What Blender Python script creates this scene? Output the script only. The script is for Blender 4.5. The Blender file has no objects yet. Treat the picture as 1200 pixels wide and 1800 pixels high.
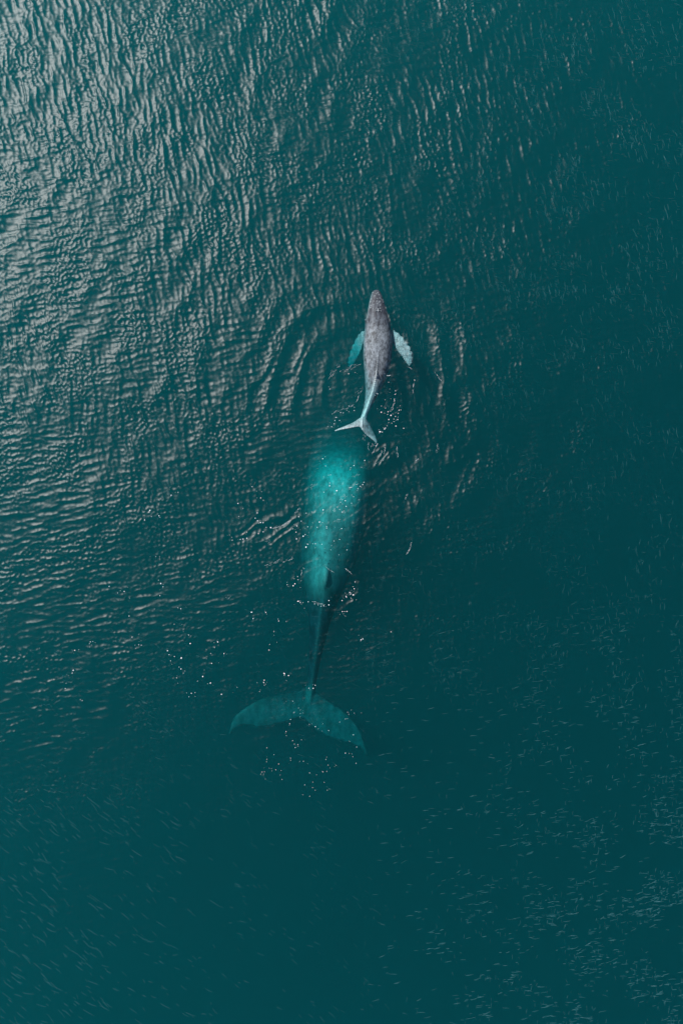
import bpy, bmesh, math, random
import numpy as np
from mathutils import Vector

random.seed(7)
RNG = np.random.default_rng(11)
S = bpy.context.scene

# ------------------------------------------------------------------ camera
H = 22.0                      # drone height above the water
PPM = 57.6                    # photo pixels per metre on the water surface
cam_d = bpy.data.cameras.new('camera')
cam = bpy.data.objects.new('camera', cam_d)
S.collection.objects.link(cam)
cam.location = (0, 0, H)
cam.rotation_euler = (0, 0, 0)
cam_d.sensor_fit = 'VERTICAL'
cam_d.angle_y = 2 * math.atan(15.625 / H)
cam_d.clip_start = 0.5
cam_d.clip_end = 20000
S.camera = cam

# ------------------------------------------------------------------ sky and sun
SUN_EL = math.radians(43)
SUN_AZ = math.radians(-50)    # clockwise from +Y (top of the photo): sun stands to the upper left
w = bpy.data.worlds.new('World')
S.world = w
w.use_nodes = True
nt = w.node_tree
nt.nodes.clear()
sky = nt.nodes.new('ShaderNodeTexSky')
sky.sky_type = 'NISHITA'
sky.sun_disc = False
sky.sun_elevation = SUN_EL
sky.sun_rotation = SUN_AZ
sky.air_density = 1.0
sky.dust_density = 1.5
sky.ozone_density = 1.0
bg = nt.nodes.new('ShaderNodeBackground')
bg.inputs['Strength'].default_value = 0.07
wo = nt.nodes.new('ShaderNodeOutputWorld')
nt.links.new(sky.outputs[0], bg.inputs[0])
nt.links.new(bg.outputs[0], wo.inputs[0])

sd = bpy.data.lights.new('sun', 'SUN')
sd.energy = 4.2
sd.angle = math.radians(0.53)
sd.color = (1.0, 0.975, 0.93)
sun = bpy.data.objects.new('sun', sd)
S.collection.objects.link(sun)
to_sun = Vector((math.sin(SUN_AZ) * math.cos(SUN_EL), math.cos(SUN_AZ) * math.cos(SUN_EL), math.sin(SUN_EL)))
sun.rotation_euler = to_sun.to_track_quat('Z', 'Y').to_euler()
sun.location = to_sun * 60

S.view_settings.view_transform = 'Standard'
S.view_settings.look = 'None'
S.view_settings.gamma = 1.0
S.view_settings.use_curve_mapping = False
S.view_settings.exposure = 0.45

S.render.engine = 'CYCLES'
S.cycles.max_bounces = 10
S.cycles.volume_bounces = 3
S.cycles.transparent_max_bounces = 16
S.cycles.use_denoising = True


# ------------------------------------------------------------------ helpers
def P(px, py, depth=0.0):
    """photo pixel on the plane `depth` metres below the water -> world x, y"""
    k = (H + depth) / H / PPM
    return ((px - 600) * k, (900 - py) * k)


def link(o, parent=None):
    S.collection.objects.link(o)
    if parent:
        o.parent = parent
    return o


def tag(o, label=None, cat=None, group=None, kind=None):
    for k, v in (('label', label), ('category', cat), ('group', group), ('kind', kind)):
        if v:
            o[k] = v


def new_mat(name):
    m = bpy.data.materials.new(name)
    m.use_nodes = True
    m.node_tree.nodes.clear()
    return m, m.node_tree.nodes, m.node_tree.links


# ------------------------------------------------------------------ water material
def water_material():
    m, N, L = new_mat('sea_water')
    out = N.new('ShaderNodeOutputMaterial')
    tr = N.new('ShaderNodeBsdfTransparent')
    gl = N.new('ShaderNodeBsdfGlossy')
    gl.distribution = 'BECKMANN'
    gl.inputs['Roughness'].default_value = 0.415
    # Schlick reflectance of water (0.02 head-on), the same from above and below
    lw = N.new('ShaderNodeLayerWeight')
    lw.inputs['Blend'].default_value = 0.5
    pw = N.new('ShaderNodeMath')
    pw.operation = 'POWER'
    pw.inputs[1].default_value = 5.0
    fr = N.new('ShaderNodeMath')
    fr.operation = 'MULTIPLY_ADD'
    fr.inputs[1].default_value = 0.979
    fr.inputs[2].default_value = 0.021
    L.new(lw.outputs['Facing'], pw.inputs[0])
    L.new(pw.outputs[0], fr.inputs[0])
    mix = N.new('ShaderNodeMixShader')
    L.new(fr.outputs[0], mix.inputs['Fac'])
    L.new(tr.outputs[0], mix.inputs[1])
    L.new(gl.outputs[0], mix.inputs[2])
    L.new(mix.outputs[0], out.inputs['Surface'])
    # sea water: strong red absorption, green-blue scatter
    ab = N.new('ShaderNodeVolumeAbsorption')
    ab.inputs['Color'].default_value = (0.0, 0.892, 0.904, 1)
    ab.inputs['Density'].default_value = 1.5
    sc = N.new('ShaderNodeVolumeScatter')
    sc.inputs['Color'].default_value = (0.02, 0.92, 0.96, 1)
    sc.inputs['Density'].default_value = 0.137
    sc.inputs['Anisotropy'].default_value = 0.5
    ad = N.new('ShaderNodeAddShader')
    L.new(ab.outputs[0], ad.inputs[0])
    L.new(sc.outputs[0], ad.inputs[1])
    L.new(ad.outputs[0], out.inputs['Volume'])
    return m


# ------------------------------------------------------------------ wave field
CHOP = 1.1
DX = 0.0285
FX, FY = 12.6, 17.8
nx = int(2 * FX / DX) + 1
ny = int(2 * FY / DX) + 1
gx = np.linspace(-FX, FX, nx)
gy = np.linspace(-FY, FY, ny)
dxx, dyy = gx[1] - gx[0], gy[1] - gy[0]


def spectrum(bands):
    kx = np.fft.fftfreq(nx, dxx) * 2 * np.pi
    ky = np.fft.rfftfreq(ny, dyy) * 2 * np.pi
    KX, KY = np.meshgrid(kx, ky, indexing='ij')
    K = np.hypot(KX, KY) + 1e-9
    TH = np.arctan2(KY, KX)
    A = np.zeros_like(K)
    for lam, width, ang, spread in bands:
        k0 = 2 * np.pi / lam
        d = np.abs(((TH - math.radians(ang)) + np.pi / 2) % np.pi - np.pi / 2)
        A += np.exp(-(np.log(K / k0) / width) ** 2) * np.exp(-(d / math.radians(spread)) ** 2) / (K * np.sqrt(K))
    ph = RNG.normal(size=K.shape) + 1j * RNG.normal(size=K.shape)
    h = np.fft.irfft2(A * ph, s=(nx, ny))
    sx = np.gradient(h, dxx, axis=0)
    sy = np.gradient(h, dyy, axis=1)
    return h / math.sqrt((sx ** 2 + sy ** 2).mean())     # unit rms slope


X, Y = np.meshgrid(gx, gy, indexing='ij')


def blob(px, py, rx, ry, rot=0.0):
    cx, cy = P(px, py)
    c, s = math.cos(math.radians(rot)), math.sin(math.radians(rot))
    u = ((X - cx) * c + (Y - cy) * s) / (rx / PPM)
    v = (-(X - cx) * s + (Y - cy) * c) / (ry / PPM)
    return np.exp(-(u * u + v * v))


lowf = spectrum([(6.0, 0.5, 60, 200)])
lowf = lowf / lowf.std()
gust = np.clip(0.5 + 0.5 * lowf, 0, 1)

wA = spectrum([(0.23, 0.6, 14, 26)])        # crests running up the photo, leaning left
wB = spectrum([(0.22, 0.6, 98, 24)])        # crests running across
wC = spectrum([(0.95, 0.6, 150, 45)])         # longer chop
wD = spectrum([(0.125, 0.4, 40, 200)])       # short confused ripple
wE = spectrum([(4.5, 0.4, 120, 60)])

lf2 = spectrum([(2.2, 0.6, 20, 200)])
gust2 = np.clip(0.45 + 0.45 * lf2 / lf2.std(), 0, 1.3)
upl = 1 / (1 + np.exp(-(-(X + 1.5) * 0.28 + (Y - 1.0) * 0.16)))     # the windier upper left
calm = 1 - 0.5 * blob(610, 650, 150, 190) - 0.25 * blob(575, 1000, 130, 330) - 0.3 * blob(560, 1600, 420, 330)
calm = np.clip(calm, 0.2, 1)
Z = (wA * (0.055 + 0.060 * upl) * (0.6 + 0.8 * gust)
     + wB * (0.060 + 0.055 * upl) * (1.3 - 0.7 * gust)
     + wC * (0.034 + 0.030 * upl)
     + wD * (0.080 + 0.055 * upl) * (0.45 + 1.1 * gust2)) * calm * (1 - 0.35 / (1 + np.exp((Y + 6.0) / 2.5))) + wE * 0.02

# rings running out from the calf's tail stroke
cx, cy = P(636, 690)
R = np.hypot(X - cx, (Y - cy) * 0.92)
T = np.arctan2(Y - cy, X - cx)
wob = 0.10 * np.sin(2 * T + 1.0) + 0.06 * np.sin(5 * T)
env = np.exp(-((R - 2.5) / 1.25) ** 2) * (0.75 + 0.25 * np.sin(3 * T + 0.6)) * (0.35 + 0.95 * gust2)
Z += 0.027 * env * np.sin(2 * np.pi * (R + wob + 0.15 * lowf) / 0.86)
env = np.exp(-((R - 1.1) / 0.5) ** 2) * (0.7 + 0.3 * np.sin(4 * T + 2.0))
Z += 0.010 * env * np.sin(2 * np.pi * (R + wob) / 0.40)
env = np.exp(-((R - 5.0) / 0.9) ** 2) * (0.5 + 0.5 * np.sin(2 * T + 2.2))
Z += 0.016 * env * np.sin(2 * np.pi * (R + 1.6 * wob + 0.2 * lowf) / 1.0)


def packet(px, py, rx, ry, rot, lam, ang, amp):
    a = math.radians(ang)
    ph = (X * math.cos(a) + Y * math.sin(a)) + 0.18 * wC / (abs(wC).max()) * 3
    return amp * blob(px, py, rx, ry, rot) * np.sin(2 * np.pi * ph / lam)


Z += packet(480, 925, 62, 26, 24, 0.36, 118, 0.022)
Z += packet(620, 890, 70, 60, 24, 0.34, 118, 0.008)
Z += packet(668, 797, 16, 30, 0, 0.17, 152, 0.012)
Z += packet(480, 660, 60, 120, -25, 0.7, 150, 0.012)
Z += packet(790, 740, 40, 130, 12, 0.7, 8, 0.012)
# ring of disturbed water over the mother's back
cx2, cy2 = P(573, 1030)
R2 = np.hypot((X - cx2) / 0.95, (Y - cy2) / 0.75)
Z += 0.010 * np.exp(-((R2 - 1.0) / 0.28) ** 2) * np.sin(2 * np.pi * R2 / 0.33)


def height(x, y):
    i = int(min(max((x + FX) / dxx, 0), nx - 1))
    j = int(min(max((y + FY) / dyy, 0), ny - 1))
    return float(Z[i, j])


def build_water():
    grow = [0.06]
    while sum(grow) < 6000:
        grow.append(grow[-1] * 1.28)
    ext = np.cumsum(grow)
    ax = np.concatenate([-FX - ext[::-1], gx, FX + ext])
    ay = np.concatenate([-FY - ext[::-1], gy, FY + ext])
    e = len(ext)
    full = np.pad(Z, e, mode='edge')
    f = np.ones(e) * np.exp(-ext / 1.5)
    fx = np.concatenate([f[::-1], np.ones(nx), f])
    fy = np.concatenate([f[::-1], np.ones(ny), f])
    full = full * fx[:, None] * fy[None, :]
    n, m_ = len(ax), len(ay)
    XX, YY = np.meshgrid(ax, ay, indexing='ij')
    # pinch the crests (trochoidal drift of the surface points)
    kx = np.fft.fftfreq(nx, dxx)[:, None]
    ky = np.fft.fftfreq(ny, dyy)[None, :]
    kk = np.hypot(kx, ky) + 1e-9
    F = np.fft.fft2(Z)
    win = np.minimum(1, np.minimum.outer(np.minimum(np.arange(nx), nx - 1 - np.arange(nx)), np.minimum(np.arange(ny), ny - 1 - np.arange(ny))) / 20.0)
    XX[e:-e, e:-e] += CHOP * win * np.fft.ifft2(1j * kx / kk * F).real
    YY[e:-e, e:-e] += CHOP * win * np.fft.ifft2(1j * ky / kk * F).real
    co = np.stack([XX, YY, full], -1).reshape(-1, 3)
    idx = np.arange(n * m_).reshape(n, m_)
    q = np.stack([idx[:-1, :-1], idx[1:, :-1], idx[1:, 1:], idx[:-1, 1:]], -1).reshape(-1, 4)
    # skirt and floor close the volume (the far rim is flat, so plain quads meet it)
    cor = np.array([idx[0, 0], idx[-1, 0], idx[-1, -1], idx[0, -1]])
    low = co[cor].copy()
    low[:, 2] = -45.0
    lo = len(co) + np.arange(4)
    sk = np.stack([cor, lo, np.roll(lo, -1), np.roll(cor, -1)], -1)
    co = np.concatenate([co, low])
    quads = np.concatenate([q, sk, lo[::-1][None]])
    me = bpy.data.meshes.new('water')
    nq = len(quads)
    me.vertices.add(len(co))
    me.vertices.foreach_set('co', co.astype(np.float32).ravel())
    me.loops.add(nq * 4)
    me.loops.foreach_set('vertex_index', quads.ravel().astype(np.int32))
    me.polygons.add(nq)
    me.polygons.foreach_set('loop_start', (np.arange(nq) * 4).astype(np.int32))
    sm = np.ones(nq, dtype=bool)
    sm[len(q):] = False
    me.update(calc_edges=True)
    me.polygons.foreach_set('use_smooth', sm)
    me.materials.append(water_material())
    o = link(bpy.data.objects.new('water', me))
    tag(o, 'dark teal rippled sea filling the whole picture', 'sea', kind='structure')
    return o


build_water()


# ------------------------------------------------------------------ whale builders
def loft(bm, secs, n=36, power=2.2):
    """secs: (x, y, z, half width, half height) rings along the body"""
    rings = []
    for (x, y, z, a, b) in secs:
        r = []
        for k in range(n):
            t = 2 * math.pi * k / n
            c, s = math.cos(t), math.sin(t)
            r.append(bm.verts.new((x + a * math.copysign(abs(c) ** (2 / power), c), y,
                                   z + b * math.copysign(abs(s) ** (2 / power), s))))
        rings.append(r)
    for p, q in zip(rings[:-1], rings[1:]):
        for k in range(n):
            bm.faces.new((p[k], p[(k + 1) % n], q[(k + 1) % n], q[k]))
    bm.faces.new(rings[0][::-1])
    bm.faces.new(rings[-1])


def blade(bm, stations, n=16):
    """stations: (leading point, trailing point, thickness) along a fin or fluke"""
    rings = []
    for le, te, th in stations:
        le, te = Vector(le), Vector(te)
        ch = te - le
        nrm = Vector((0, 0, 1))
        d = ch.normalized()
        nrm = (nrm - d * nrm.dot(d)).normalized()
        r = []
        for k in range(n):
            t = 2 * math.pi * k / n
            u = 0.5 - 0.5 * math.cos(t)
            prof = math.sin(t) * (1.25 - 0.5 * u)
            r.append(bm.verts.new(le + ch * u + nrm * (th * 0.5 * prof)))
        rings.append(r)
    for p, q in zip(rings[:-1], rings[1:]):
        for k in range(n):
            bm.faces.new((p[k], p[(k + 1) % n], q[(k + 1) % n], q[k]))
    bm.faces.new(rings[0][::-1])
    bm.faces.new(rings[-1])


def resample(pts, n):
    """even resampling of a polyline with a smooth (Catmull-Rom) path"""
    pts = [Vector(p) for p in pts]
    ext = [pts[0] * 2 - pts[1]] + pts + [pts[-1] * 2 - pts[-2]]
    out = []
    m = len(pts) - 1
    for i in range(n):
        t = i / (n - 1) * m
        k = min(int(t), m - 1)
        f = t - k
        a, b, c, d = ext[k], ext[k + 1], ext[k + 2], ext[k + 3]
        out.append(0.5 * ((2 * b) + (c - a) * f + (2 * a - 5 * b + 4 * c - d) * f * f + (3 * b - a - 3 * c + d) * f ** 3))
    return out


def fin(bm, lead, trail, th0, th1, n=26, knob=0.0, knobs=9, fray=0.0):
    le, te = resample(lead, n), resample(trail, n)
    st = []
    for i, (a, b) in enumerate(zip(le, te)):
        t = i / (n - 1)
        d = (b - a)
        if d.length < 1e-4:
            d = Vector((0.001, 0, 0))
        u = d.normalized()
        a = a - u * knob * abs(math.sin(t * math.pi * knobs)) ** 2 * (0.5 + t)
        b = b + u * fray * math.sin(i * 2.3) * t
        st.append((a, b, th0 + (th1 - th0) * t))
    blade(bm, st)


def sphere(bm, c, r):
    mt = bmesh.ops.create_icosphere(bm, subdivisions=1, radius=r)
    for v in mt['verts']:
        v.co += Vector(c)


def smooth_secs(keys, n):
    a = [k[:3] for k in keys]
    b = [(k[3], k[4], 0) for k in keys]
    A, B = resample(a, n), resample(b, n)
    return [(p.x, p.y, p.z, max(q.x, 0.004), max(q.y, 0.004)) for p, q in zip(A, B)]


def fuse(name, bm, voxel, mat, parent):
    """fuse the overlapping shells into one continuous skin"""
    bmesh.ops.recalc_face_normals(bm, faces=bm.faces)
    me = bpy.data.meshes.new(name + '_base')
    bm.to_mesh(me)
    bm.free()
    tmp = bpy.data.objects.new('tmp', me)
    S.collection.objects.link(tmp)
    r = tmp.modifiers.new('r', 'REMESH')
    r.mode = 'VOXEL'
    r.voxel_size = voxel
    sm = tmp.modifiers.new('s', 'SMOOTH')
    sm.factor = 0.5
    sm.iterations = 3
    dg = bpy.context.evaluated_depsgraph_get()
    out = bpy.data.meshes.new_from_object(tmp.evaluated_get(dg))
    out.name = name
    bpy.data.objects.remove(tmp)
    bpy.data.meshes.remove(me)
    out.polygons.foreach_set('use_smooth', np.ones(len(out.polygons), dtype=bool))
    out.materials.clear()
    out.materials.append(mat)
    return link(bpy.data.objects.new(name, out), parent)


def whale_material(name, dark, mid, light, scale, patch, mottle, spec=0.18):
    """mottled skin; point attribute `pale` holds the pigment, and on the mother a painted glow too"""
    m, N, L = new_mat(name)
    out = N.new('ShaderNodeOutputMaterial')
    bs = N.new('ShaderNodeBsdfPrincipled')
    bs.inputs['Roughness'].default_value = 0.55
    bs.inputs['Specular IOR Level'].default_value = spec
    dk = N.new('ShaderNodeAttribute')
    dk.attribute_name = 'dark'
    md = N.new('ShaderNodeMixRGB')
    md.inputs['Color2'].default_value = (*[c * 1.6 for c in dark], 1)
    tc = N.new('ShaderNodeTexCoord')
    n1 = N.new('ShaderNodeTexNoise')
    n1.inputs['Scale'].default_value = scale
    n1.inputs['Detail'].default_value = 7
    n1.inputs['Roughness'].default_value = 0.68
    mp = N.new('ShaderNodeMapping')
    mp.inputs['Scale'].default_value = (1.5, 0.8, 1)
    L.new(tc.outputs['Object'], mp.inputs['Vector'])
    L.new(mp.outputs['Vector'], n1.inputs['Vector'])
    r1 = N.new('ShaderNodeValToRGB')
    r1.color_ramp.elements[0].position = 0.38
    r1.color_ramp.elements[0].color = (*dark, 1)
    r1.color_ramp.elements[1].position = 0.60
    r1.color_ramp.elements[1].color = (*mid, 1)
    L.new(n1.outputs['Fac'], r1.inputs['Fac'])
    at = N.new('ShaderNodeAttribute')
    at.attribute_name = 'pale'
    n2 = N.new('ShaderNodeTexNoise')
    n2.inputs['Scale'].default_value = patch
    n2.inputs['Detail'].default_value = 6
    n2.inputs['Roughness'].default_value = 0.7
    L.new(mp.outputs['Vector'], n2.inputs['Vector'])
    mm = N.new('ShaderNodeMath')
    mm.operation = 'MULTIPLY_ADD'
    mm.inputs[1].default_value = mottle * 2
    mm.inputs[2].default_value = -mottle
    L.new(n2.outputs['Fac'], mm.inputs[0])
    ms = N.new('ShaderNodeMath')
    ms.operation = 'MULTIPLY_ADD'
    ms.use_clamp = True
    # pale * (1 + noise)
    a1 = N.new('ShaderNodeMath')
    a1.operation = 'ADD'
    a1.inputs[1].default_value = 1.0
    L.new(mm.outputs[0], a1.inputs[0])
    L.new(at.outputs['Fac'], ms.inputs[0])
    L.new(a1.outputs[0], ms.inputs[1])
    ms.inputs[2].default_value = 0.0
    mx = N.new('ShaderNodeMixRGB')
    mx.inputs['Color2'].default_value = (*light, 1)
    L.new(ms.outputs[0], mx.inputs['Fac'])
    L.new(r1.outputs['Color'], md.inputs['Color1'])
    L.new(dk.outputs['Fac'], md.inputs['Fac'])
    L.new(md.outputs[0], mx.inputs['Color1'])
    L.new(mx.outputs[0], bs.inputs['Base Color'])
    bp = N.new('ShaderNodeBump')
    bp.inputs['Strength'].default_value = 0.5
    bp.inputs['Distance'].default_value = 0.01
    L.new(n1.outputs['Fac'], bp.inputs['Height'])
    L.new(bp.outputs['Normal'], bs.inputs['Normal'])
    L.new(bs.outputs[0], out.inputs['Surface'])
    return m


def set_pale(o, vals, name='pale'):
    a = o.data.attributes.new(name, 'FLOAT', 'POINT')
    a.data.foreach_set('value', np.clip(vals, 0, 1).astype(np.float32))


def verts_of(o):
    v = np.empty(len(o.data.vertices) * 3, np.float32)
    o.data.vertices.foreach_get('co', v)
    return v.reshape(-1, 3)


# ------------------------------------------------------------------ the calf
def Q(zx, zy, d=0.0):
    return P(560 + zx / 5.4545, 490 + zy / 5.4545, d)


def make_calf():
    u = 0.003183
    keys = []
    # centre x, y (zoomed pixels), half width (zoomed px), centre z, half height
    for zx, zy, hw, z, hh in [
        (552, 102, 14, -0.02, 0.03), (553, 118, 34, -0.03, 0.07), (554, 150, 50, -0.05, 0.11),
        (557, 200, 67, -0.07, 0.15), (559, 250, 80, -0.09, 0.19), (562, 300, 92, -0.11, 0.24),
        (565, 350, 105, -0.14, 0.29), (566, 390, 118, -0.17, 0.33), (568, 440, 123, -0.19, 0.36),
        (572, 510, 131, -0.20, 0.40), (572, 600, 139, -0.20, 0.42), (567, 700, 138, -0.21, 0.42),
        (564, 800, 130, -0.22, 0.40), (556, 890, 114, -0.24, 0.36), (541, 980, 92, -0.25, 0.31),
        (520, 1070, 69, -0.25, 0.25), (494, 1150, 49, -0.24, 0.20), (466, 1230, 36, -0.21, 0.155),
        (440, 1300, 30, -0.17, 0.11), (424, 1350, 34, -0.13, 0.075), (412, 1395, 26, -0.10, 0.045),
        (404, 1422, 10, -0.09, 0.02)]:
        x, y = Q(zx, zy)
        z -= 0.04 + 0.07 * min(1, max(0, (zy - 850) / 250))
        keys.append((x, y, z, hw * u, hh))
    secs = smooth_secs(keys, 110)
    bm = bmesh.new()
    loft(bm, secs)

    def q3(l):
        return [(*Q(a, b), z) for a, b, z in l]
    # flippers
    fin(bm, q3([(640, 480, -.26), (715, 478, -.24), (770, 515, -.20), (820, 570, -.17), (862, 632, -.16), (892, 700, -.17), (898, 765, -.20), (880, 818, -.22)]),
        q3([(640, 585, -.26), (706, 590, -.24), (738, 640, -.22), (768, 690, -.20), (800, 730, -.19), (828, 770, -.20), (852, 800, -.21), (872, 822, -.22)]),
        0.10, 0.03, n=46, knob=0.040, knobs=9, fray=0.038)
    fin(bm, q3([(500, 470, -.30), (428, 482, -.28), (385, 508, -.45), (350, 552, -.75), (318, 610, -1.1), (298, 670, -1.4), (294, 715, -1.55), (306, 748, -1.65)]),
        q3([(500, 585, -.30), (432, 600, -.30), (414, 640, -.52), (398, 665, -.80), (376, 690, -1.10), (352, 715, -1.36), (330, 738, -1.55), (316, 750, -1.65)]),
        0.10, 0.03, n=46, knob=0.040, knobs=9, fray=0.038)
    # flukes, caught at the top of the stroke: the left blade lies level, the right dips
    fin(bm, q3([(428, 1310, -.15), (385, 1335, -.15), (330, 1372, -.16), (265, 1402, -.14), (200, 1430, -.10), (152, 1452, -.05)]),
        q3([(420, 1425, -.06), (385, 1418, -.04), (335, 1424, -.02), (270, 1436, 0.0), (205, 1448, -.01), (156, 1462, -.04)]),
        0.075, 0.018, n=30, fray=0.008)
    fin(bm, q3([(420, 1310, -.15), (462, 1345, -.20), (498, 1400, -.27), (532, 1465, -.30), (556, 1525, -.27), (562, 1566, -.20)]),
        q3([(400, 1424, -.06), (420, 1452, -.07), (448, 1488, -.09), (488, 1518, -.11), (524, 1546, -.14), (552, 1572, -.19)]),
        0.075, 0.018, n=30, fray=0.008)
    # low dorsal fin and the ridge behind it
    for a, b in zip(secs[60:97], secs[61:98]):
        sphere(bm, (a[0], a[1], a[2] + a[4] - 0.006), 0.032)
    xd, yd = Q(534, 905)
    zt = min(secs, key=lambda s: abs(s[1] - yd))
    base = zt[2] + zt[4]
    for k in range(9):
        t = k / 8
        sphere(bm, (zt[0] - 0.01, yd + 0.13 - 0.26 * t, base - 0.02 + 0.07 * math.sin(math.pi * t ** 1.6)), 0.028)
    # tubercles on the rostrum, in three rows, and along the jaw
    tubs = []
    for zy in range(132, 320, 26):
        s = min(secs, key=lambda s: abs(s[1] - Q(0, zy)[1]))
        for f in (-0.78, -0.40, 0.0, 0.40, 0.78):
            if f == 0.0 and zy > 250:
                continue
            if random.random() < 0.25:
                continue
            jx = random.uniform(-0.12, 0.12)
            ff = f + jx
            x = s[0] + ff * s[3]
            z = s[2] + s[4] * (1 - abs(ff) ** 2.2) ** (1 / 2.2)
            tubs.append((x, s[1] + random.uniform(-0.04, 0.04), z))
    for t in tubs:
        sphere(bm, t, 0.018)
    # blowhole mound and the two eye swellings
    for dx_, dy_ in ((-12, 318), (12, 318), (-10, 300), (10, 300), (0, 284)):
        s = min(secs, key=lambda s: abs(s[1] - Q(0, dy_)[1]))
        sphere(bm, (s[0] + dx_ * u, Q(0, dy_)[1], s[2] + s[4] + 0.004), 0.035)
    for sx in (-1, 1):
        s = min(secs, key=lambda s: abs(s[1] - Q(0, 385)[1]))
        sphere(bm, (s[0] + sx * (s[3] - 0.02), s[1], s[2] + 0.08), 0.055)
    root = bpy.data.objects.new('whale_calf', None)
    link(root)
    mat = whale_material('calf_skin', (0.020, 0.022, 0.029), (0.165, 0.190, 0.222), (0.45, 0.50, 0.52), 8.0, 16.0, 1.5)
    o = fuse('body', bm, 0.0115, mat, root)
    v = verts_of(o)
    ys = np.array([s[1] for s in secs])[::-1]
    cxx = np.array([s[0] for s in secs])[::-1]
    hw = np.array([s[3] for s in secs])[::-1]
    cz = np.array([s[2] for s in secs])[::-1]
    hh = np.array([s[4] for s in secs])[::-1]
    c, a, z0, b = (np.interp(v[:, 1], ys, k) for k in (cxx, hw, cz, hh))
    d = np.abs(v[:, 0] - c)
    yl = v[:, 1]
    y_of = lambda zy: Q(0, zy)[1]
    pale = np.zeros(len(v))
    # pale ridge along the tail stock
    along = np.clip((y_of(820) - yl) / (y_of(820) - y_of(1000)), 0, 1)
    pale += 0.75 * along ** 1.5 * np.exp(-(d / (0.035 + 0.02 * along)) ** 2) * (v[:, 2] > z0)
    stock = np.clip((y_of(1150) - yl) / (y_of(1150) - y_of(1330)), 0, 1)
    pale += 0.30 * stock
    # trailing rim of the flukes, flippers, belly
    out_f = (d > a * 1.06 + 0.02) & (yl > y_of(900))
    pale[out_f] = np.where(v[out_f, 0] > c[out_f], 0.30, 0.03 + 0.35 * np.exp(-((d - a)[out_f] / 0.12) ** 2))
    spk = np.sin(61 * v[:, 0] + 3 * np.sin(23 * yl)) * np.sin(53 * yl + 4 * np.sin(19 * v[:, 0]))
    pale[out_f] *= np.clip(0.85 + 0.9 * spk[out_f], 0.15, 1.7)
    rim = np.clip((y_of(1405) - yl) / 0.08, 0, 1)
    pale += 0.25 * rim
    pale += 0.35 * np.clip((z0 - v[:, 2]) / b - 0.2, 0, 1) * (yl > y_of(1100))
    # lips: pale line round the jaw
    head = np.clip((yl - y_of(400)) / (y_of(300) - y_of(400)), 0, 1)
    pale += 0.28 * head * np.clip((d / a - 0.80) / 0.12, 0, 1)
    # tubercle tips and blowhole
    for t in tubs:
        r2 = ((v - np.array(t)) ** 2).sum(1)
        pale += 0.7 * np.exp(-r2 / 0.015 ** 2)
    for zx, zy in ((560, 318), (562, 305)):
        x, y = Q(zx, zy)
        pale += 0.5 * np.exp(-((v[:, 0] - x) ** 2 + (yl - y) ** 2) / 0.03 ** 2)
    pale += 0.10 * np.clip((y_of(420) - yl) / 0.3, 0, 1)
    rf = (v[:, 0] - c > 0.05) & (yl < y_of(1395)) & (yl > y_of(1500))
    pale[rf] *= 0.5
    set_pale(o, pale)
    set_pale(o, 0.62 * np.clip((yl - y_of(520)) / (y_of(330) - y_of(520)), 0, 1), 'dark')
    tag(root, 'small grey whale calf swimming at the surface with pale flippers spread', 'whale')
    return root


make_calf()


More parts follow.
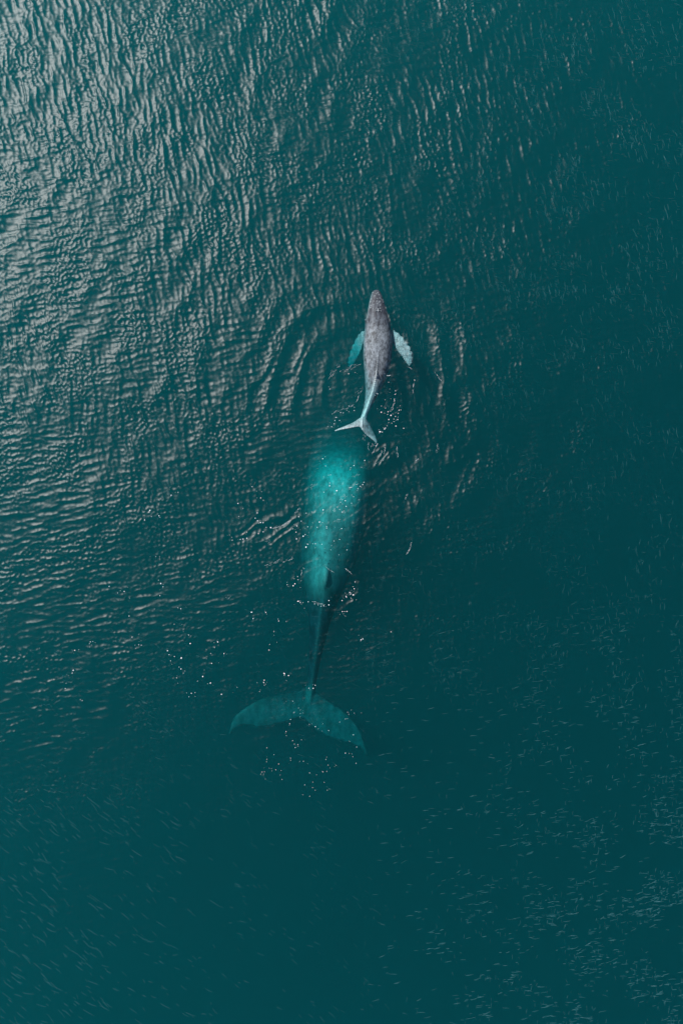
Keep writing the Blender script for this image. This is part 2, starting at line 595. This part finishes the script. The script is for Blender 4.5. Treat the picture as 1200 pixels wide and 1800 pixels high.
# ------------------------------------------------------------------ the mother
def make_mother():
    keys = []
    for px, py, wpx, d, hh in [
        (615, 700, 12, 6.6, .14), (613, 712, 44, 6.0, .40), (610, 730, 74, 5.1, .62), (607, 752, 94, 4.4, .82), (603, 778, 106, 3.2, .95),
        (598, 812, 111, 1.75, 1.05), (594, 850, 112, 1.0, 1.08), (589, 895, 112, .75, 1.05),
        (582, 945, 107, .75, .95), (576, 995, 94, .80, .80), (569, 1040, 66, .85, .64),
        (563, 1085, 42, .95, .52), (557, 1130, 28, 1.0, .42), (551, 1175, 19, 1.08, .32),
        (547, 1210, 15, 1.15, .22), (545, 1235, 16, 1.22, .13), (543, 1258, 9, 1.28, .05)]:
        x, y = P(px, py, d + hh)
        keys.append((x, y, -(d + hh), wpx / 2 / PPM * (1 + (d + hh) / H), hh))
    secs = smooth_secs(keys, 120)
    bm = bmesh.new()
    loft(bm, secs, n=40)

    def z3(l):
        return [(*P(360 + a / 3.3333, 1040 + b / 3.3333, d), -d) for a, b, d in l]
    fin(bm, z3([(640, 545, 1.30), (560, 580, 1.30), (430, 602, 1.25), (325, 628, 1.20), (225, 688, 1.15), (168, 742, 1.12), (138, 835, 1.10)]),
        z3([(600, 745, 1.34), (545, 742, 1.34), (440, 775, 1.32), (335, 796, 1.28), (240, 786, 1.22), (192, 800, 1.16), (146, 840, 1.11)]),
        0.20, 0.04, n=36, fray=0.03)
    fin(bm, z3([(570, 545, 1.30), (650, 588, 1.32), (740, 650, 1.36), (825, 708, 1.42), (892, 785, 1.48), (932, 868, 1.54), (956, 968, 1.60)]),
        z3([(560, 735, 1.34), (590, 752, 1.36), (655, 812, 1.40), (745, 862, 1.46), (845, 888, 1.52), (905, 915, 1.56), (946, 964, 1.60)]),
        0.20, 0.04, n=36, fray=0.03)
    # dorsal fin on its hump
    for k in range(14):
        t = k / 13
        x, y = P(577 - 6 * t, 985 + 46 * t, 0.9)
        sphere(bm, (x, y, -0.88 + 0.15 * math.sin(math.pi * t ** 1.8)), 0.10)
    for s in secs[78:112]:
        sphere(bm, (s[0], s[1], s[2] + s[4] - 0.03), 0.07)
    # long flippers held back along the flanks
    fin(bm, [(*P(630, 800, 2.9), -2.9), (*P(655, 812, 3.0), -3.0), (*P(672, 850, 3.0), -3.0), (*P(676, 900, 2.9), -2.9), (*P(668, 950, 2.8), -2.8), (*P(655, 985, 2.8), -2.8)],
        [(*P(625, 850, 3.0), -3.0), (*P(642, 865, 3.1), -3.1), (*P(650, 890, 3.1), -3.1), (*P(652, 925, 3.0), -3.0), (*P(650, 962, 2.9), -2.9), (*P(650, 988, 2.8), -2.8)],
        0.22, 0.06, n=36, knob=0.06, knobs=8)
    fin(bm, [(*P(565, 800, 2.9), -2.9), (*P(545, 812, 3.3), -3.3), (*P(530, 850, 3.8), -3.8), (*P(526, 895, 4.2), -4.2), (*P(532, 940, 4.5), -4.5), (*P(540, 975, 4.7), -4.7)],
        [(*P(570, 850, 3.0), -3.0), (*P(556, 865, 3.4), -3.4), (*P(550, 890, 3.9), -3.9), (*P(548, 920, 4.3), -4.3), (*P(548, 955, 4.6), -4.6), (*P(546, 978, 4.7), -4.7)],
        0.22, 0.06, n=36, knob=0.06, knobs=8)
    root = bpy.data.objects.new('adult_whale', None)
    link(root)
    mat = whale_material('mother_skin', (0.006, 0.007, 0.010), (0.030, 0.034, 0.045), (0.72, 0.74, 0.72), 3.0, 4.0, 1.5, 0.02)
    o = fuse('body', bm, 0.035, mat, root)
    v = verts_of(o)
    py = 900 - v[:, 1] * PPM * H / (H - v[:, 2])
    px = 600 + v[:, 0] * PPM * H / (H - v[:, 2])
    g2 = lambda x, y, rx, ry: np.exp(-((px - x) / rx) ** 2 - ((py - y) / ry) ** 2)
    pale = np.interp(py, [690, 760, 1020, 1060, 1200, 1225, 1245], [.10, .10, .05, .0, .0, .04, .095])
    pale = pale * np.where(py < 1080, np.clip(1.25 - (np.abs(px - np.interp(py, [780, 1060], [597, 568])) / 60) ** 2, 0.2, 1), 1)  # colour darkens to the flanks, painting the blur of the water
    pale += 0.25 * g2(600, 845, 46, 56) + 0.12 * g2(584, 832, 22, 34) + 0.08 * g2(622, 880, 24, 60)  # soft pale blobs paint the glow of the back into the skin
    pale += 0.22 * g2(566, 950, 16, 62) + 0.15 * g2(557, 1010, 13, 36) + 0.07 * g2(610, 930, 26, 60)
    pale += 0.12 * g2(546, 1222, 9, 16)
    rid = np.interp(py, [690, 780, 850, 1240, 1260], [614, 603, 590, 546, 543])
    pale += 0.05 * np.exp(-((px - rid + 1) / 3.0) ** 2) * ((py > 930) & (py < 1215))  # sunlit side of the ridge, painted as a pale line
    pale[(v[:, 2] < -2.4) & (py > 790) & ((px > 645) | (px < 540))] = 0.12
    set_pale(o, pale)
    tag(root, 'large adult whale under the water, glowing turquoise back and broad pale tail flukes', 'whale')
    return root


make_mother()


# ------------------------------------------------------------------ spray beads, and glints of light built as thin streaks on the crests
SX, SY = np.gradient(Z, dxx, dyy)


def grid_at(G, x, y):
    i = int(min(max((x + FX) / dxx, 0), nx - 1))
    j = int(min(max((y + FY) / dyy, 0), ny - 1))
    return float(G[i, j])


def foam_glint_material(name='foam', c0=(0.72, 0.80, 0.84), c1=(0.86, 0.93, 0.96)):
    m, N, L = new_mat(name)
    out = N.new('ShaderNodeOutputMaterial')
    bs = N.new('ShaderNodeBsdfPrincipled')
    n = N.new('ShaderNodeTexNoise')
    n.inputs['Scale'].default_value = 40
    r = N.new('ShaderNodeValToRGB')
    r.color_ramp.elements[0].color = (*c0, 1)
    r.color_ramp.elements[1].color = (*c1, 1)
    L.new(n.outputs['Fac'], r.inputs['Fac'])
    L.new(r.outputs['Color'], bs.inputs['Base Color'])
    bs.inputs['Roughness'].default_value = 0.5
    L.new(bs.outputs[0], out.inputs['Surface'])
    return m


FOAM_GLINT = foam_glint_material()  # white of the spray beads and of the modelled sun glints
GLINT_DASH = foam_glint_material('glints', (0.10, 0.17, 0.20), (0.28, 0.38, 0.43))  # grey-teal colour of the modelled ripple glints


def dome(V, F_, x, y, r, squash=0.75):
    """a small white bead on the surface, for spray and sun glints"""
    z = height(x, y)
    b = len(V)
    n = 7
    a0 = random.random() * 6
    rx, ry = r * random.uniform(0.85, 1.2), r * random.uniform(0.85, 1.2)
    for lev, (rr, zz) in enumerate(((1.0, -0.3), (0.92, 0.45), (0.5, 0.9))):
        for k in range(n):
            t = a0 + 2 * math.pi * k / n
            V.append((x + rx * rr * math.cos(t), y + ry * rr * math.sin(t), z + r * squash * zz))
    V.append((x, y, z + r * squash))
    for lev in range(2):
        for k in range(n):
            k2 = (k + 1) % n
            F_.append((b + lev * n + k, b + lev * n + k2, b + (lev + 1) * n + k2, b + (lev + 1) * n + k))
    for k in range(n):
        F_.append((b + 2 * n + k, b + 2 * n + (k + 1) % n, b + 3 * n))
    F_.append(tuple(b + k for k in range(n))[::-1])


def streak(V, F_, pts, wd):
    """a thin rounded filament laid along a crest as a painted glint"""
    b = len(V)
    n = len(pts)
    for i, (x, y) in enumerate(pts):
        x0, y0 = pts[max(i - 1, 0)]
        x1, y1 = pts[min(i + 1, n - 1)]
        d = math.hypot(x1 - x0, y1 - y0) + 1e-9
        tx, ty = -(y1 - y0) / d, (x1 - x0) / d
        t = i / (n - 1)
        ww = wd * (0.15 + math.sin(math.pi * t) ** 0.7) * random.uniform(0.55, 1.2)
        z = height(x, y) - SINK
        V.append((x + tx * ww, y + ty * ww, z + 0.002))
        V.append((x, y, z + 0.006 + ww * 0.5))
        V.append((x - tx * ww, y - ty * ww, z + 0.002))
    for i in range(n - 1):
        a = b + 3 * i
        for k in range(3):
            k2 = (k + 1) % 3
            F_.append((a + k, a + k2, a + 3 + k2, a + 3 + k))
    F_.append((b, b + 2, b + 1))
    F_.append((b + 3 * n - 3, b + 3 * n - 2, b + 3 * n - 1))


SINK = 0.0


def dash(x, y, ang, length):
    bend = random.gauss(0, 0.05)
    pts = []
    for i in range(6):
        pts.append((x, y))
        x += math.cos(ang) * length / 5
        y += math.sin(ang) * length / 5
        ang += bend
    return pts


def crest_walk(x, y, ang, length, seek=10):
    for _ in range(seek):
        gx_, gy_ = grid_at(SX, x, y), grid_at(SY, x, y)
        g = math.hypot(gx_, gy_) + 1e-6
        x += gx_ / g * 0.02
        y += gy_ / g * 0.02
    pts = []
    step = 0.035
    for i in range(max(4, int(length / step))):
        pts.append((x, y))
        c, s_ = math.cos(ang), math.sin(ang)
        gx_, gy_ = grid_at(SX, x, y), grid_at(SY, x, y)
        pr = max(-1, min(1, (-s_ * gx_ + c * gy_) * 8)) * 0.014
        x += c * step - s_ * pr
        y += s_ * step + c * pr
        ang += random.uniform(-0.12, 0.12)
    return pts


def foam_glint_object(name, V, F_, label, mat=None):
    me = bpy.data.meshes.new(name)
    me.from_pydata(V, [], F_)
    me.update()
    me.polygons.foreach_set('use_smooth', np.ones(len(me.polygons), dtype=bool))
    me.materials.append(mat or FOAM_GLINT)
    o = link(bpy.data.objects.new(name, me))
    tag(o, label, 'foam', kind='stuff')
    return o


V, F_ = [], []
DOTS = []  # spray drops and sun glints, all built as white beads
for ox, oy, k, l in (
    (400, 740, 3.529, [
        (590,235,5),(677,433,9),(633,403,6),(634,385,4),(593,552,6),(712,565,6),(735,530,6),(570,628,7),(614,665,4),(614,655,4),(707,668,5),
        (470,715,7),(482,705,4),(487,783,8),(498,765,5),(425,690,5),(430,652,6),(428,732,6),(441,595,6),(457,622,4),(405,670,4),(488,572,4),
        (205,478,5),(222,492,4),(65,512,6),(185,571,5),(172,603,5),(187,620,6),(206,631,6),(221,631,6),(268,662,7),(240,660,4),(192,700,6),
        (221,688,5),(120,728,7),(96,733,6),(80,735,5),(30,740,5),(26,722,3),(783,277,5),(760,303,3),(730,495,5),(757,415,6),(767,412,5),
        (838,395,5),(800,395,4),(850,245,5),(545,762,5),(152,408,4),(180,436,3),(70,593,4),(120,690,4),(95,700,4),(695,550,4),(781,470,4),
        (768,510,4),(808,420,4),(822,405,4),(845,380,4),(700,505,4),(597,442,4),(608,280,4),(640,335,3),(523,565,3),(497,657,4),(556,660,4),
        (780,1080,6),(757,1065,5),(785,1042,5),(735,1090,6),(710,1115,5),(765,1100,4),(440,1118,6),(452,1128,4),(628,1115,6),(628,1142,6),
        (597,1148,5),(408,1022,7),(418,1010,6),(435,965,4),(438,985,4),(370,1015,4),(790,1000,4),(735,920,4),(148,1186,5),(238,1187,5),
        (160,1225,5),(712,1183,5),(725,1183,4),(740,1182,5),(318,1240,4),(560,1142,4),(540,1135,4),(500,1122,4),(580,1150,4),(695,735,4),
        (660,745,4),(585,765,4),(530,762,3),(640,800,3),(690,830,3),(740,800,4)]),
    (360, 1040, 3.3333, [
        (515,643,5),(549,683,3),(525,707,3),(502,750,5),(497,775,4),(557,735,3),(560,715,3),(575,712,3),(648,790,6),(665,803,3),(725,813,5),
        (870,838,5),(823,745,4),(790,763,4),(836,705,4),(874,710,3),(823,946,6),(845,948,3),(866,967,3),(889,910,4),(848,877,3),(515,873,5),
        (545,895,4),(530,913,5),(547,905,3),(364,915,4),(405,955,4),(362,997,4),(433,1010,4),(503,975,4),(503,987,3),(578,993,4),(709,983,4),
        (692,1055,5),(714,1052,4),(614,1062,4),(654,1072,3),(416,1043,4),(393,1050,3),(447,1048,3),(336,1057,4),(350,1055,3),(355,1098,3),
        (452,1100,3),(586,1132,4),(633,1115,3),(699,1118,3),(646,1163,3),(717,1163,4),(614,1198,4),(885,1005,4),(768,1017,3),(34,537,5),
        (99,603,4),(78,295,5),(42,420,4),(35,363,3),(113,365,3),(490,494,5),(463,480,4),(465,492,3),(350,520,4),(346,535,3),(349,550,3),
        (320,587,3),(190,562,3),(277,120,5),(433,172,4),(915,283,6),(925,278,5),(1090,236,4),(610,567,4),(635,568,5),(647,550,4),(476,820,4),
        (477,845,3),(612,778,3),(545,57,5),(560,64,4),(380,310,3),(405,235,3),(375,342,4),(868,20,5),(855,15,4),(830,35,4),(805,118,4),(832,117,5)]),
    (100, 850, 3.0, [
        (605,62,5),(640,47,4),(627,48,3),(492,142,6),(488,150,4),(464,193,4),(500,175,3),(548,528,6),(560,545,4),(536,510,3),(543,592,4),
        (275,543,4),(355,570,4),(383,605,3),(320,578,3),(515,662,3),(655,660,4),(640,655,3),(380,700,4),(620,742,3),(705,843,6),(697,798,4),
        (658,920,7),(655,978,5),(645,968,3),(770,1018,6),(810,1053,6),(868,1112,5),(742,1042,3),(633,1025,4),(710,1106,4),(730,1102,3),
        (849,834,5),(817,948,4),(882,897,4),(95,880,5),(115,877,3),(88,985,6),(82,1000,4),(178,835,4),(172,845,3),(190,833,3),(45,1082,4),
        (135,1145,4),(50,1053,3),(398,810,4),(447,852,4),(433,850,3),(585,882,5),(593,902,4),(621,912,4),(600,935,3),(521,386,3),(668,1000,3),
        (1090,1050,4),(1092,1038,3),(1120,880,3),(1200,1005,5),(540,170,5),(545,178,3)]),
    (560, 490, 5.4545, [
        (670,930,8),(685,927,6),(655,930,6),(565,1105,6),(555,1100,5),(515,1083,5),(600,1280,10),(692,1310,10),(672,1350,8),(757,1350,8),
        (740,1412,9),(735,1320,6),(640,1430,7),(655,1410,6),(632,1440,10),(590,1467,11),(610,1470,7),(580,1465,6),(665,1275,8),(660,1300,6),
        (688,1270,6),(770,1260,8),(787,1258,6),(762,1290,6),(720,1345,6),(700,1385,5),(670,1380,5),(815,1433,7),(735,1075,7),(730,1110,6),
        (737,1105,5),(165,1330,7),(155,1360,7),(150,1392,8),(125,1420,7),(200,1360,6),(210,1285,6),(235,1288,6),(287,913,8),(107,1058,7),
        (280,235,5),(640,1240,5),(600,1220,4),(690,1150,4),(720,1180,4),(270,1262,5),(340,1265,6),(290,1222,5),(205,890,4),(350,900,4)])):
    for zx, zy, r in l:
        DOTS.append((ox + zx / k, oy + zy / k, r / k))
for px, py, r in DOTS:
    x, y = P(px, py)
    dome(V, F_, x, y, max(0.007, r / PPM * (0.42 if py > 1230 else 0.55)))
    for _ in range(random.choice((0, 0, 1, 1, 2))):
        a, q = random.random() * 6.28, random.uniform(3, 16)
        x, y = P(px + q * math.cos(a), py + q * math.sin(a) * 0.8)
        dome(V, F_, x, y, random.uniform(0.004, 0.008))
foam_glint_object('spray_glints', V, F_, 'white beads for spray drops and sun glints scattered on the water over the adult whale and behind the calf')

V, F_ = [], []
LINES = []  # sun glints on steep crests, built as white streaks
for ox, oy, k, l in (
    (400, 740, 3.529, [
        ((455,538),(432,560),(408,586),3),((415,608),(368,640),(318,668),5),((392,612),(340,640),(268,660),5),((272,733),(250,748),(232,762),3),
        ((745,453),(720,470),(695,490),3),((690,520),(665,545),(640,568),3),((705,610),(682,622),(660,630),3),((815,330),(795,338),(770,345),2),
        ((538,388),(520,405),(515,430),2),((405,845),(370,860),(330,870),3),((340,850),(290,885),(230,900),2),((450,960),(465,920),(485,905),2),
        ((610,905),(640,930),(665,945),3),((520,1110),(560,1130),(600,1135),2),((725,915),(760,940),(780,970),2),((780,1050),(755,1075),(720,1110),3),
        ((1140,735),(1120,790),(1098,830),4),((1112,445),(1100,470),(1092,490),4),((1185,230),(1172,242),(1160,250),4),((15,1080),(5,1090),(-6,1100),4)]),
    (560, 490, 5.4545, [
        ((415,1060),(385,1085),(355,1100),4),((325,815),(270,860),(230,895),5),((205,820),(150,875),(85,965),7),((400,800),(330,840),(290,870),3),
        ((440,1490),(435,1530),(415,1578),5),((530,1580),(520,1600),(508,1625),5),((620,1600),(622,1650),(568,1735),6),((605,1620),(590,1680),(560,1720),6),
        ((575,1580),(540,1640),(505,1700),4),((490,1560),(475,1600),(485,1660),4),((632,1715),(590,1760),(540,1775),6),((550,1570),(540,1590),(520,1615),4),
        ((735,1140),(725,1210),(700,1260),4),((720,1230),(705,1255),(680,1275),6),((350,1215),(290,1245),(220,1265),3),((180,1270),(150,1290),(128,1312),4),
        ((900,880),(885,865),(862,850),4),((1120,900),(1150,950),(1185,1000),6),((910,960),(905,1030),(890,1100),5),((960,1720),(945,1740),(925,1752),6),
        ((1140,1580),(1135,1630),(1115,1665),4),((740,1600),(755,1680),(735,1740),4),((340,1200),(370,1140),(380,1090),3)])):
    for a, b, c, wd in l:
        LINES.append([(ox + q[0] / k, oy + q[1] / k) for q in (a, b, c)] + [wd / k])
for a, b, c, wd in LINES:
    pts = []
    for i in range(14):
        t = i / 13
        q = [(1 - t) ** 2 * a[k] + 2 * t * (1 - t) * (2 * b[k] - 0.5 * a[k] - 0.5 * c[k]) + t * t * c[k] for k in (0, 1)]
        pts.append(P(q[0] + random.uniform(-0.7, 0.7), q[1] + random.uniform(-0.7, 0.7)))
    for lane in range(3):
        off = random.uniform(-0.035, 0.035)
        i0 = random.randint(0, 3)
        while i0 < 10:
            i1 = i0 + random.randint(2, 4)
            seg = [(x + off, y - off) for x, y in pts[i0:i1 + 1]]
            if len(seg) > 2:
                streak(V, F_, seg, max(0.002, wd / PPM * random.uniform(0.05, 0.14)))
            i0 = i1 + random.randint(0, 3)


def scatter(n, x0, x1, y0, y1, ang, spread, lmin, lmax, wmin, wmax, bias=None):
    for _ in range(n):
        for _t in range(20):
            px, py = random.uniform(x0, x1), random.uniform(y0, y1)
            if bias is None or random.random() < bias(px, py):
                break
        x, y = P(px, py)
        a = math.radians(ang + random.gauss(0, spread))
        streak(V, F_, dash(x, y, a, random.uniform(lmin, lmax)), random.uniform(wmin, wmax))


br = lambda px, py: max(0.03, min(1, (px - 640) / 560)) * max(0.1, min(1, (py - 1000) / 600))
foam_glint_object('glint_streaks', V, F_, 'thin white streaks modelling sun glints along the wave crests')

# ripple glints built as thin dashes, sunk below the surface for a teal tint
V, F_ = [], []
SINK = 0.22
cl = spectrum([(2.2, 0.5, 60, 200)])
cl = cl / cl.std()
den = lambda px, py: max(0.0, min(1, 0.45 + 0.5 * grid_at(cl, *P(px, py))))
brd = lambda px, py: br(px, py) * den(px, py)
crest = lambda G, px, py: 1.0 if grid_at(G, *P(px, py)) > 0 else 0.12
dh = lambda px, py: den(px, py) * crest(wB, px, py)
dv_ = lambda px, py: den(px, py) * crest(wA, px, py)
bh = lambda px, py: brd(px, py) * crest(wB, px, py)
bv = lambda px, py: brd(px, py) * crest(wA, px, py)
scatter(1500, 640, 1230, 1080, 1830, 6, 9, 0.05, 0.24, 0.0006, 0.0028, bh)
scatter(900, 640, 1230, 1080, 1830, 90, 9, 0.04, 0.16, 0.0006, 0.0022, bv)
scatter(1700, 620, 1230, -20, 620, 102, 9, 0.05, 0.24, 0.0004, 0.0018, dv_)
scatter(1300, 620, 1230, -20, 620, -6, 9, 0.05, 0.18, 0.0004, 0.0016, dh)
scatter(1200, 640, 1230, 500, 1250, 98, 15, 0.05, 0.2, 0.0004, 0.0014, dv_)
scatter(900, 640, 1230, 500, 1250, 4, 15, 0.05, 0.2, 0.0004, 0.0014, dh)
scatter(260, -30, 420, 1380, 1830, -38, 10, 0.08, 0.4, 0.0008, 0.003, lambda px, py: max(0.05, 1 - px / 420))
scatter(700, 0, 680, 1000, 1830, -38, 16, 0.05, 0.25, 0.0004, 0.0014, den)
foam_glint_object('glint_dashes', V, F_, 'faint teal dashes just under the surface, modelling ripple glints', GLINT_DASH)
